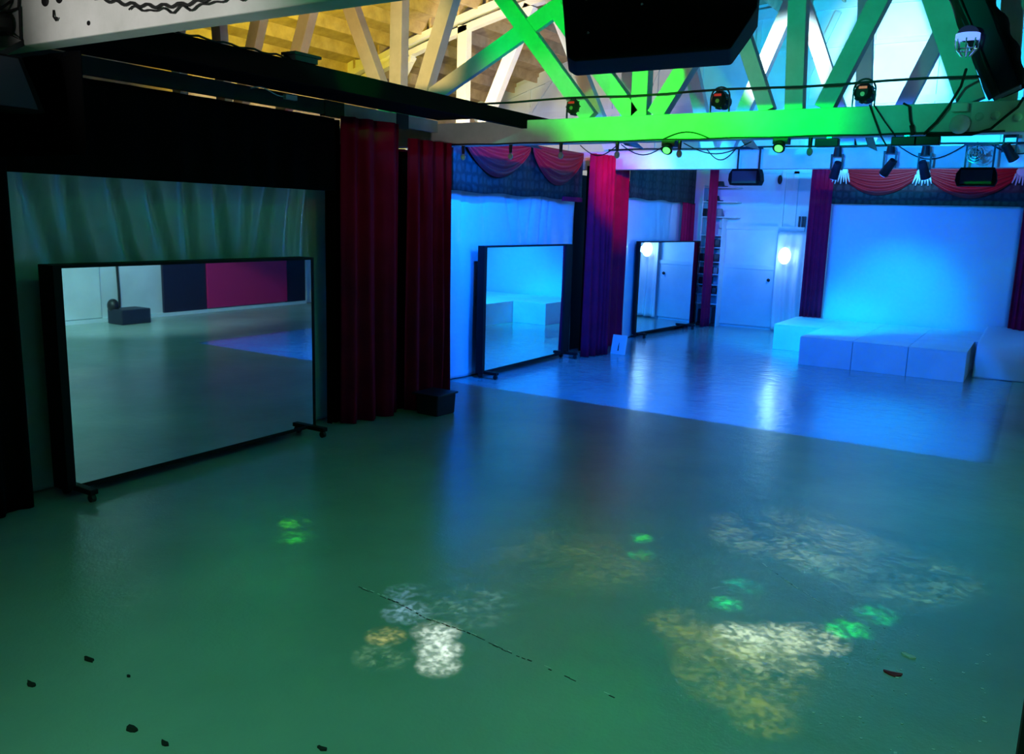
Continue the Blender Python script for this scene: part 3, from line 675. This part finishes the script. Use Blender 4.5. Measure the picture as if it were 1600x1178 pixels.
# gear hanging at the white truss
def hung_speaker(label, x, z=4.08):
    t = thing('hanging_speaker', label, 'loudspeaker', (x, 19.3, z), 'speakers hung under the white truss')
    MB().prism([(-.33, 0), (.31, 0), (.35, .10), (.33, .24), (.29, .35), (-.29, .35), (-.36, .24), (-.37, .1)], 18.98, 19.3, lambda a, b, y: (x + a, y, z + b)).build('cabinet', 'cabinet', t, bevel=.01)
    B((x - .28, 18.965, z + .04), (x + .26, 18.98, z + .3)).build('grille', 'binblue', t)
    mb = MB()
    for s in (-.24, .24): mb.bar((x + s, 19.2, z + .34), (x + s, 19.2, z + .8), .035, .03)
    mb.bar((x - .3, 19.2, z + .8), (x + .3, 19.2, z + .8), .04, .04); mb.bar((x, 19.2, z + .8), (x, 19.42, z + .8), .03, .03, (0, 0, 1)); mb.build('hanging_bracket', 'gear', t)
    return t
s0 = hung_speaker('black speaker hung from the white truss in front of the far shelves', -5.85)
s1 = copy_tree(s0); s1.location.x = -1.33; s1['label'] = 'black speaker hung from the white truss in front of the stage swags'
o = MB().tube([(-9.3 + .5 * i, 19.22, 4.90 + .01 * math.sin(i)) for i in range(21)], .02).build('lighting_pipe', 'gear', smooth=True); tag(o, 'dark lighting pipe running along the front of the white truss', 'pipe')
def head(label, x, z, tilt, m2='gear'):
    t = thing('spotlight', label, 'stage light', (x, 19.15, z), 'stage lights hung along the white truss')
    MB().cyl((x, 19.2, max(z + .42, 4.89)), (x, 19.2, z + .28), .07, .09, 14).build('base', 'gear', t)
    mb = MB()
    for s in (-1, 1): mb.bar((x + s * .11, 19.2, z + .3), (x + s * .11, 19.2, z), .03, .06)
    mb.bar((x - .13, 19.2, z + .3), (x + .13, 19.2, z + .3), .06, .03)
    mb.build('yoke', 'gear', t)
    d = Vector((tilt, .5, -.8)).normalized(); c = Vector((x, 19.2, z + .02))
    MB().cyl(c - d * .16, c + d * .2, .075, .10, 16).build('housing', m2, t)
    MB().cyl(c + d * .2, c + d * .212, .085, .085, 16).build('lens', 'lens_b', t)
    return t
head('dark stage light hung left of centre over the stage swags', -2.95, 4.45, -.6)
head('bluish stage light hung over the knot between the stage swags', -2.3, 4.40, .2, 'binblue')
head('dark stage light hung at the right end over the stage', -.85, 4.72, .5)
head('bluish stage light hung over the left end of the stage valance', -3.98, 4.40, -.3, 'binblue')
t = thing('fan', 'small round cage fan hung between the speaker brackets on the white truss', 'fan', (-1.4, 19.1, 4.5))
mb = MB()
for r in (.16, .11, .06): mb.tube([(-1.4 + r * math.cos(2 * PI * q / 24), 19.05, 4.68 + r * math.sin(2 * PI * q / 24)) for q in range(25)], .008)
for q in range(8): mb.tube([(-1.4, 19.05, 4.68), (-1.4 + .16 * math.cos(PI * q / 4), 19.05, 4.68 + .16 * math.sin(PI * q / 4))], .006)
mb.build('cage', 'chrome', t)
mb = MB()
for q in range(4):
    an = PI * q / 2 + .3; mb.hexa([Vector((-1.4, 19.08, 4.68)) + Vector((math.cos(an + dq) * r, dy, math.sin(an + dq) * r)) for dy in (-.006, .006) for dq, r in ((-.2, .03), (-.35, .14), (.35, .14), (.2, .03))])
mb.build('blades', 'gear', t)
MB().cyl((-1.4, 19.08, 4.68), (-1.4, 19.2, 4.75), .04).build('motor', 'gear', t)
mb = MB(); mb.bar((-1.4, 19.2, 4.72), (-1.4, 19.2, 4.92), .03, .03); mb.build('clamp', 'gear', t)
for x0, x1, dz, lb in ((-6.9, -6.2, .25, 'sagging cable on the white truss left of the hung speaker'), (-2.85, -1.6, .28, 'sagging cable on the white truss between the stage lights'), (-1.2, -.2, .2, 'sagging cable at the right end of the white truss')):
    o = MB().tube([(x0 + (x1 - x0) * i / 14, 19.36, 4.9 - dz * math.sin(PI * i / 14)) for i in range(15)], .012).build('sagging_cable', 'cable', smooth=True); tag(o, lb, 'cable', 'cables on the white truss')

# near post at the right edge
o = MB().cyl((.17, 3.0, 0), (.17, 3.0, 4.0), .06, .06, 16).build('black_post', 'black'); tag(o, 'black post at the lower right edge of the view', 'post')

# ------------------------------------------------------------------ side wall opposite, seen in the mirror
t = thing('door_2', None, None, (XR - .04, 13.6, 0)); t['kind'] = 'structure'; tag(t, 'white flush door in the side wall, reflected in the nearest mirror', 'door')
B((XR - .05, 12.9, .12), (XR, 14.2, 2.2)).build('leaf', 'panel', t, bevel=.01)
struct(B((XR - .15, 9.0, 0), (XR, 22.0, .10)), 'baseboard_right', 'white')
o = B((XR - .10, 16.2, .10), (XR - .004, 17.745, 4.2)).build('navy_panel', 'navy'); tag(o, 'dark navy wall panel left of the crimson one in the reflection', 'panel')
o = B((XR - .14, 17.75, .13), (XR - .004, 21.1, 3.6)).build('crimson_panel', 'crimson', bevel=.01); tag(o, 'crimson wall panel reflected in the nearest mirror', 'panel')
o = B((XR - .10, 21.105, .10), (XR - .004, 22.0, 4.2)).build('navy_panel', 'navy'); tag(o, 'narrow dark navy wall panel right of the crimson one in the reflection', 'panel')
curtain('white_drape', 'white drape beyond the navy panel on the side wall, reflected blue', (XR - .08, 22.0), (XR - .08, 25.6), .02, 4.0, 9, .05, 'paper')
t = thing('waste_bin', 'dark bin with a black bag on its rim, reflected in the nearest mirror', 'bin', (3.9, 14.5, 0))
MB().prism([(-.34, -.45), (.34, -.45), (.34, .45), (-.34, .45)], 0, .42, lambda a, b, z: (4.0 + a, 14.55 + b, z)).build('body', 'binblue', t, bevel=.03)
MB().ball((4.2, 14.2, .5), .16, (1, 1, 1.2)).build('bag', 'shoe', t, smooth=True)
o = MB().tube([(XR - .05, 14.75 + .01 * math.sin(i), .3 + .28 * i) for i in range(15)], .035).build('wall_cable', 'cable'); tag(o, 'dark cable running up the side wall, reflected in the nearest mirror', 'cable')

# ------------------------------------------------------------------ floor debris
rs = random.Random(11)
def seam(mb, pts, wd, keep, off=0.):
    for (x0, y0), (x1, y1) in zip(pts, pts[1:]):
        m_ = max(2, int(math.hypot(x1 - x0, y1 - y0) / .045))
        for i in range(m_):
            if rs.random() > keep: continue
            u, v = i / m_, (i + .6 + .6 * rs.random()) / m_; j = (rs.random() - .5) * .012 + off
            mb.bar((x0 + (x1 - x0) * u, y0 + (y1 - y0) * u + j, .0004), (x0 + (x1 - x0) * v, y0 + (y1 - y0) * v + j, .0004), wd * (.5 + rs.random()), .002, (0, 0, 1))
L1 = [(-4.75, 5.24), (-4.3, 5.2), (-3.9, 5.11), (-3.5, 5.11), (-3.04, 5.03)]; L2 = [(-3.04, 5.03), (-2.7, 5.0), (-2.14, 4.92)]; L3 = [(-1.97, 7.89), (-1.6, 7.55), (-1.07, 7.14)]
mb = MB(); seam(mb, L1, .010, .9); seam(mb, L2, .008, .5); seam(mb, L3[:2], .006, .4)
o = mb.build('floor_crack', 'dirt'); o['kind'] = 'structure'
mb = MB(); seam(mb, L1, .009, .35, .018); seam(mb, L2, .008, .3, .012); seam(mb, L3, .010, .75)
o = mb.build('floor_scuff', 'pale'); o['kind'] = 'structure'
mb = MB()
for i in range(70):
    x = -1.0 + 1.05 * rs.random() ** .7; y = 4.6 + 2.6 * rs.random(); r_ = .006 + .012 * rs.random() ** 2
    mb.prism([(r_ * (.6 + .6 * rs.random()) * math.cos(2 * PI * q / 6), r_ * (.5 + .5 * rs.random()) * math.sin(2 * PI * q / 6)) for q in range(6)], 0, .003, lambda a, b, z: (x + a, y + b, z))
tag(mb.build('paint_flecks', 'pale'), 'scatter of tiny pale paint flecks on the floor at lower right', 'flecks', kind='stuff')
def chip(lb, x, y, r, m, cat='debris', name='debris'):
    mb = MB(); n = 9; rr = random.Random(int(x * 100 + y * 7)); A = [(r * (.5 + .7 * rr.random()) * math.cos(2 * PI * i / n), r * (.35 + .5 * rr.random()) * math.sin(2 * PI * i / n)) for i in range(n)]
    mb.prism(A, 0.0, .006, lambda a, b, z: (x + a, y + b * .8, z + (.01 * abs(a) / r if z > 0 else 0)))
    tag(mb.build(name, m), lb, cat, 'litter on the floor')
chip('dark debris flake on the floor, highest of the flakes at lower left', -5.47, 3.21, .055, 'dirt')
chip('dark debris flake on the floor nearest the left edge', -5.49, 2.80, .05, 'dirt')
chip('dark oval debris flake near the bottom edge, left one of two', -4.47, 2.87, .055, 'dirt')
chip('small dark debris flake near the bottom edge, right one of two', -4.19, 2.89, .035, 'dirt')
chip('small dark sliver on the floor at the bottom edge left of centre', -3.37, 3.39, .04, 'dirt')
chip('tiny dark speck on the floor right of the highest left flake', -5.05, 3.23, .02, 'dirt')
chip('red scrap on the floor at lower right', -.58, 6.38, .075, 'redchip', 'scrap', 'red_scrap')
chip('pale paint flake on the floor above the red scrap', -.52, 6.74, .06, 'pale')
chip('pale paint flake on the floor near the lower right post', -.42, 5.15, .05, 'pale')

# ------------------------------------------------------------------ light
BLUE = (.0, .13, 1.); CYAN = (.0, .66, 1.); GREEN = (.0, 1., .008)
for i, x in enumerate((-8.2, -6.2, -4.2, -2.4)):
    spot('blue_wash', (x, 12.95, 4.6), (x, 22.95, 4.5), 760, BLUE, 170, .02, .008)
    t = thing('wash_light', 'black wash light on the far side of the green beam, %s from the left' % ('first', 'second', 'third', 'fourth')[i], 'stage light', (x, 12.7, 4.45), 'blue wash lights behind the green beam')
    MB().box((x - .16, 12.7, 4.5), (x + .16, 12.9, 4.72)).build('housing', 'gear', t)
    MB().box((x - .7, 12.9, 4.70), (x + .4, 13.5, 4.715)).build('top_flap', 'gear', t)  # unseen flap added to keep blue off the roof
    mb = MB(); mb.bar((x, 12.26, 4.6), (x, 12.72, 4.6), .05, .05, (0, 0, 1)); mb.build('mounting_bracket', 'gear', t)
    d = Vector((-.7 - x, 0, -4.6)).normalized(); p = Vector((x + .01, 12.9, 4.6)); nn = Vector((d.z, 0, -d.x)).normalized()
    if nn.x < 0: nn = -nn
    p += nn * .004; dn = d * .30; up_ = -d * .9; yy = Vector((0, .75, 0)); th = nn * .006
    MB().hexa([p + up_ * .0, p + dn, p + dn + yy, p + up_ * .0 + yy, p + th, p + dn + th, p + dn + yy + th, p + yy + th]).build('barn_door', 'gear', t)  # unseen flap added to keep blue off the floor at right
for x in (-7.4, -4.9, -2.6):
    spot('blue_truss', (x, 19.72, 4.75), (x - .6, 25.6, 1.6), 420, BLUE, 112, .5, .04)
spot('blue_bay', (-5.2, 13.2, 4.7), (-9.6, 15.9, 2.2), 420, BLUE, 74, .5, .05)
spot('blue_bay', (-5.6, 20.0, 4.7), (-9.6, 23.6, 2.2), 260, BLUE, 80, .5, .05)
spot('cyan_beam', (-6.8, 13.2, 4.95), (-7.4, 19.4, 4.66), 1500, (.1, .8, 1.), 26, 1., .04)
shutter(spot('blue_beam', (-3.5, 13.2, 5.0), (-3.5, 19.4, 4.66), 1500, (.0, .26, 1.), 96, .4, .02), -2.4, 3)
spot('cyan_floor', (-6.6, 20.0, 4.7), (-7.2, 24.6, 0), 420, CYAN, 34, 1., .05)
spot('cyan_stage', (-4.9, 19.75, 4.4), (-5.0, 23.0, .5), 1100, CYAN, 52, .8, .05)
spot('cyan_backdrop', (-2.9, 20.6, 4.6), (-3.3, 25.2, .8), 760, CYAN, 46, 1., .05)
spot('cyan_door', (-6.2, 20.2, 4.7), (-7.6, 26.0, .8), 170, (0, .30, 1), 70, .9, .05)
point('lamp_point', (-6.82, YB - .75, 2.33), 14, (.35, .85, 1), .1)
shutter(spot('green_beam', (-4.9, 4.5, 4.62), (-4.5, 12, 4.60), 8000, GREEN, 37, 1., .02), -1.75, 1.5)
spot('green_fan', (-5.0, 4.5, 4.75), (-5.25, 12, 5.15), 4200, GREEN, 9.5, .35, .02)
spot('green_members', (-5.5, 4.5, 5.2), (-6.7, 12, 6.0), 2600, (.0, 1., .06), 24, .6, .04)
spot('teal_members', (-3.5, 4.5, 5.2), (-2.6, 12, 5.9), 900, (.0, .8, .42), 34, .6, .04)
spot('teal_left', (-5.5, 4.5, 5.2), (-9.0, 12, 5.3), 500, (.0, .8, .55), 26, .6, .04)
spot('floor_fill', (-2.2, 1.4, 6.9), (-2.2, 3.9, 0), 620, (.09, 1., .42), 92, 1., .5)  # added soft green fill for the near floor
spot('right_fill', (2.2, 10.0, 6.6), (1.8, 13.0, 0), 300, (.06, 1., .36), 100, .7, .4)
spot('side_wash', (-.6, 9.5, 5.4), (4.8, 15.5, 1.1), 2000, (.45, .92, 1.), 62, .8, .1)
spot('viewer_fill', (-2.4, -1.5, 5.4), (-2.8, 2.2, 0), 140, (.72, 1., .85), 84, 1., .4)
spot('green_left', (-4.0, 7.6, 6.2), (-7.4, 7.4, .5), 55, (.02, 1., .12), 95, 1., .3)
spot('beam_fill', (-5.0, -1.5, 3.6), (-5.6, 4.1, 4.75), 900, (1., .96, .92), 34, .8, .2)  # added fill on the grey truss from behind the camera
spot('warm_roof', (-10.6, 12.9, 5.2), (-14.8, 16.3, 7.3), 2500, (1., .80, .02), 84, .6, .15)
shutter(spot('warm_members', (-8.2, 8.0, 5.6), (-10.6, 12, 6.0), 800, (1., .60, .16), 56, .6, .1), -8.5, 40)
spot('white_roof', (-10.6, 15.6, 5.3), (-12.6, 19.5, 6.7), 1500, (1., .84, .8), 60, .5, .15)
spot('pink_gable', (-13.5, 21.5, 5.4), (-14.2, YB, 7.4), 300, (1., .76, .66), 90, .6, .15)
spot('white_gable', (-6.0, 13.4, 5.6), (-4.4, YB, 7.9), 15000, (.62, .95, 1.), 20, 1., .1)
spot('blue_gable', (-2.5, 20.6, 5.2), (-4.0, YB, 8.2), 3600, (.02, .5, 1.), 84, .5, .1)
shutter(spot('red_swag', (-3.2, 20.2, 4.75), (-3.0, 25.0, 4.5), 150, (1, .02, .06), 70, .6, .02), -3.5, 6)
shutter(spot('red_swag', (-6.0, 15.0, 4.75), (-9.5, 15.6, 4.5), 150, (1, .01, .03), 90, .6, .02), -3, 8)
spot('green_plate', (-4.5, 4.5, 4.95), (-9.05, 10.35, 4.70), 1500, (.0, 1., .04), 8, .8, .02)
spot('red_near', (-4.0, 8.0, 4.9), (-9, 10.8, 4.2), 22, (1, .02, .06), 50, .9, .05)
spot('red_far', (-5.5, 16.0, 4.9), (-9.2, 19.3, 4.2), 700, (1, .01, .03), 36, .9, .05)
spot('red_shelf', (-6.5, 21.0, 4.8), (-9.1, 25.8, 3.4), 130, (1, .02, .05), 36, .9, .05)
# added narrow spots standing in for reflections and glints on the near floor
def gobo(o, scale, lo, hi, seed, floor_=.25):
    """broken patchy beam, noise imitating the speckle of a reflection"""
    o.data.use_nodes = True; n = o.data.node_tree.nodes; l = o.data.node_tree.links
    e = n['Emission']; tc = n.new('ShaderNodeTexCoord'); t = n.new('ShaderNodeTexNoise'); mp = n.new('ShaderNodeMapping')
    mp.inputs['Location'].default_value = (seed, seed * 1.7, 0)
    t.inputs['Scale'].default_value = scale; t.inputs['Detail'].default_value = 9; t.inputs['Roughness'].default_value = .75
    l.new(tc.outputs['Normal'], mp.inputs[0]); l.new(mp.outputs[0], t.inputs['Vector'])
    r = n.new('ShaderNodeMapRange'); r.inputs[1].default_value = lo; r.inputs[2].default_value = hi; r.inputs[3].default_value = 0; r.inputs[4].default_value = 1.6
    f = n.new('ShaderNodeTexNoise'); f.inputs['Scale'].default_value = 95; f.inputs['Detail'].default_value = 3; l.new(mp.outputs[0], f.inputs['Vector'])
    g = n.new('ShaderNodeMapRange'); g.inputs[1].default_value = .42; g.inputs[2].default_value = .62; g.inputs[3].default_value = floor_; g.inputs[4].default_value = 1.5
    l.new(f.outputs['Fac'], g.inputs[0]); k = n.new('ShaderNodeMath'); k.operation = 'MULTIPLY'
    l.new(t.outputs['Fac'], r.inputs[0]); l.new(r.outputs[0], k.inputs[0]); l.new(g.outputs[0], k.inputs[1]); l.new(k.outputs[0], e.inputs['Strength'])
for i, (nm, src, dst, pw, col, dg, sc, lo, hi) in enumerate((
    ('pin_white', (-3.3, 4.85, 5.6), (-3.70, 4.97, 0), 1500, (1., .90, .84), 4.6, 18, .30, .60),
    ('pin_white', (-3.3, 4.85, 5.6), (-3.52, 4.76, 0), 1900, (1., .90, .83), 4.4, 18, .30, .60),
    ('pin_white', (-3.3, 4.85, 5.6), (-3.38, 4.58, 0), 1500, (1., .90, .82), 4.0, 18, .34, .62),
    ('pin_orange', (-4.6, 4.45, 5.6), (-3.98, 4.70, 0), 900, (1., .66, .2), 3.8, 20, .34, .62),
    ('pin_orange', (-4.6, 4.45, 5.6), (-3.80, 4.43, 0), 500, (.8, 1., .6), 5.0, 18, .42, .64),
    ('pin_blue', (-4.8, 4.6, 5.6), (-4.32, 5.40, 0), 700, (.40, .58, 1.), 5.0, 16, .38, .64),
    ('pin_blue', (-4.8, 4.6, 5.6), (-4.10, 5.10, 0), 900, (.50, .66, 1.), 5.0, 16, .38, .64),
    ('pin_grey', (-3.6, 6.5, 5.6), (-3.72, 5.52, 0), 520, (.7, 1., .95), 9, 11, .46, .68),
    ('pin_warm', (-2.0, 5.6, 6.0), (-1.68, 6.28, 0), 1500, (1., .94, .66), 6.0, 16, .36, .62),
    ('pin_warm', (-2.0, 5.6, 6.0), (-1.44, 6.44, 0), 1500, (1., .94, .64), 6.0, 16, .36, .62),
    ('pin_warm', (-2.0, 5.6, 6.0), (-1.20, 6.60, 0), 1500, (1., .93, .62), 6.0, 16, .36, .62),
    ('pin_warm', (-2.0, 5.6, 6.0), (-1.36, 6.02, 0), 1100, (1., .95, .55), 7.5, 13, .42, .66),
    ('pin_yellow', (-1.4, 4.8, 6.4), (-1.50, 5.75, 0), 560, (1., .86, .05), 11, 8, .36, .66),
    ('pin_yellow', (-1.4, 4.8, 6.4), (-1.85, 6.0, 0), 420, (1., .80, .03), 7, 8, .34, .62),
    ('pin_yellow', (-1.4, 4.8, 6.4), (-2.15, 6.22, 0), 380, (1., .80, .03), 6, 8, .34, .62),
    ('pin_yellow', (-1.4, 4.8, 6.4), (-1.22, 5.28, 0), 500, (1., .86, .05), 5, 10, .36, .64),
    ('pin_pale', (-2.2, 7.8, 6.0), (-1.9, 8.8, 0), 620, (.8, 1., .6), 20, 8, .42, .72),
    ('pin_pale', (-4.2, 6.8, 6.0), (-3.55, 6.9, 0), 300, (.9, .85, .12), 18, 5, .40, .74),
    ('pin_pale', (-1.2, 6.0, 6.0), (-.95, 8.4, 0), 620, (.5, 1., .6), 17, 9, .44, .72),
    ('pin_green', (-6.6, 4.6, 5.8), (-6.35, 6.02, 0), 2200, (.10, 1., .01), 3.6, 24, .42, .62),
    ('pin_green', (-6.6, 4.6, 5.8), (-6.05, 5.74, 0), 1300, (.05, 1., .01), 4.2, 24, .42, .66),
    ('pin_green', (-3.6, 6.4, 5.8), (-3.20, 7.80, 0), 1500, (.05, 1., .02), 3.0, 26, .42, .64),
    ('pin_green', (-3.6, 6.4, 5.8), (-3.02, 7.40, 0), 900, (.02, 1., .10), 3.4, 26, .44, .66),
    ('pin_green', (-2.3, 6.0, 5.8), (-1.98, 6.80, 0), 1500, (.0, 1., .18), 3.6, 26, .42, .64),
    ('pin_green', (-2.3, 6.0, 5.8), (-1.96, 7.25, 0), 1000, (.0, .9, .5), 4.0, 24, .44, .66),
    ('pin_green', (-1.2, 5.9, 5.8), (-1.00, 6.92, 0), 2000, (.0, 1., .08), 4.4, 26, .40, .62),
    ('pin_green', (-1.2, 5.9, 5.8), (-.86, 7.36, 0), 1600, (.0, 1., .14), 4.4, 26, .42, .64))):
    gobo(spot(nm, src, dst, pw, col, dg, 1., .003), sc, lo, hi, i * 3.1 + 1.6, .45 if nm == 'pin_white' else .25)

wd = bpy.data.worlds.new('World'); S.world = wd; wd.use_nodes = True
wd.node_tree.nodes['Background'].inputs[0].default_value = (.3, .5, .55, 1); wd.node_tree.nodes['Background'].inputs[1].default_value = .002

# ------------------------------------------------------------------ camera
yaw, pitch, roll, foc = .553011, -.18411, .029206, 1327.18
cd = bpy.data.cameras.new('camera'); cam = bpy.data.objects.new('camera', cd); C.objects.link(cam)
cd.sensor_fit = 'HORIZONTAL'; cd.sensor_width = 36; cd.lens = 36 * foc / 1600; cd.clip_end = 200
fv = Vector((-math.sin(yaw) * math.cos(pitch), math.cos(yaw) * math.cos(pitch), math.sin(pitch))); rv = Vector((math.cos(yaw), math.sin(yaw), 0)); uv = rv.cross(fv)
r2 = rv * math.cos(roll) + uv * math.sin(roll); u2 = -rv * math.sin(roll) + uv * math.cos(roll)
mw = Matrix.Identity(4)
for i in range(3): mw[i][0], mw[i][1], mw[i][2] = r2[i], u2[i], -fv[i]
mw.translation = (0, 0, 3.2); cam.matrix_world = mw
S.camera = cam
S.view_settings.view_transform = 'Standard'; S.view_settings.look = 'None'; S.view_settings.gamma = 1; S.view_settings.exposure = 0
S.view_settings.use_curve_mapping = False
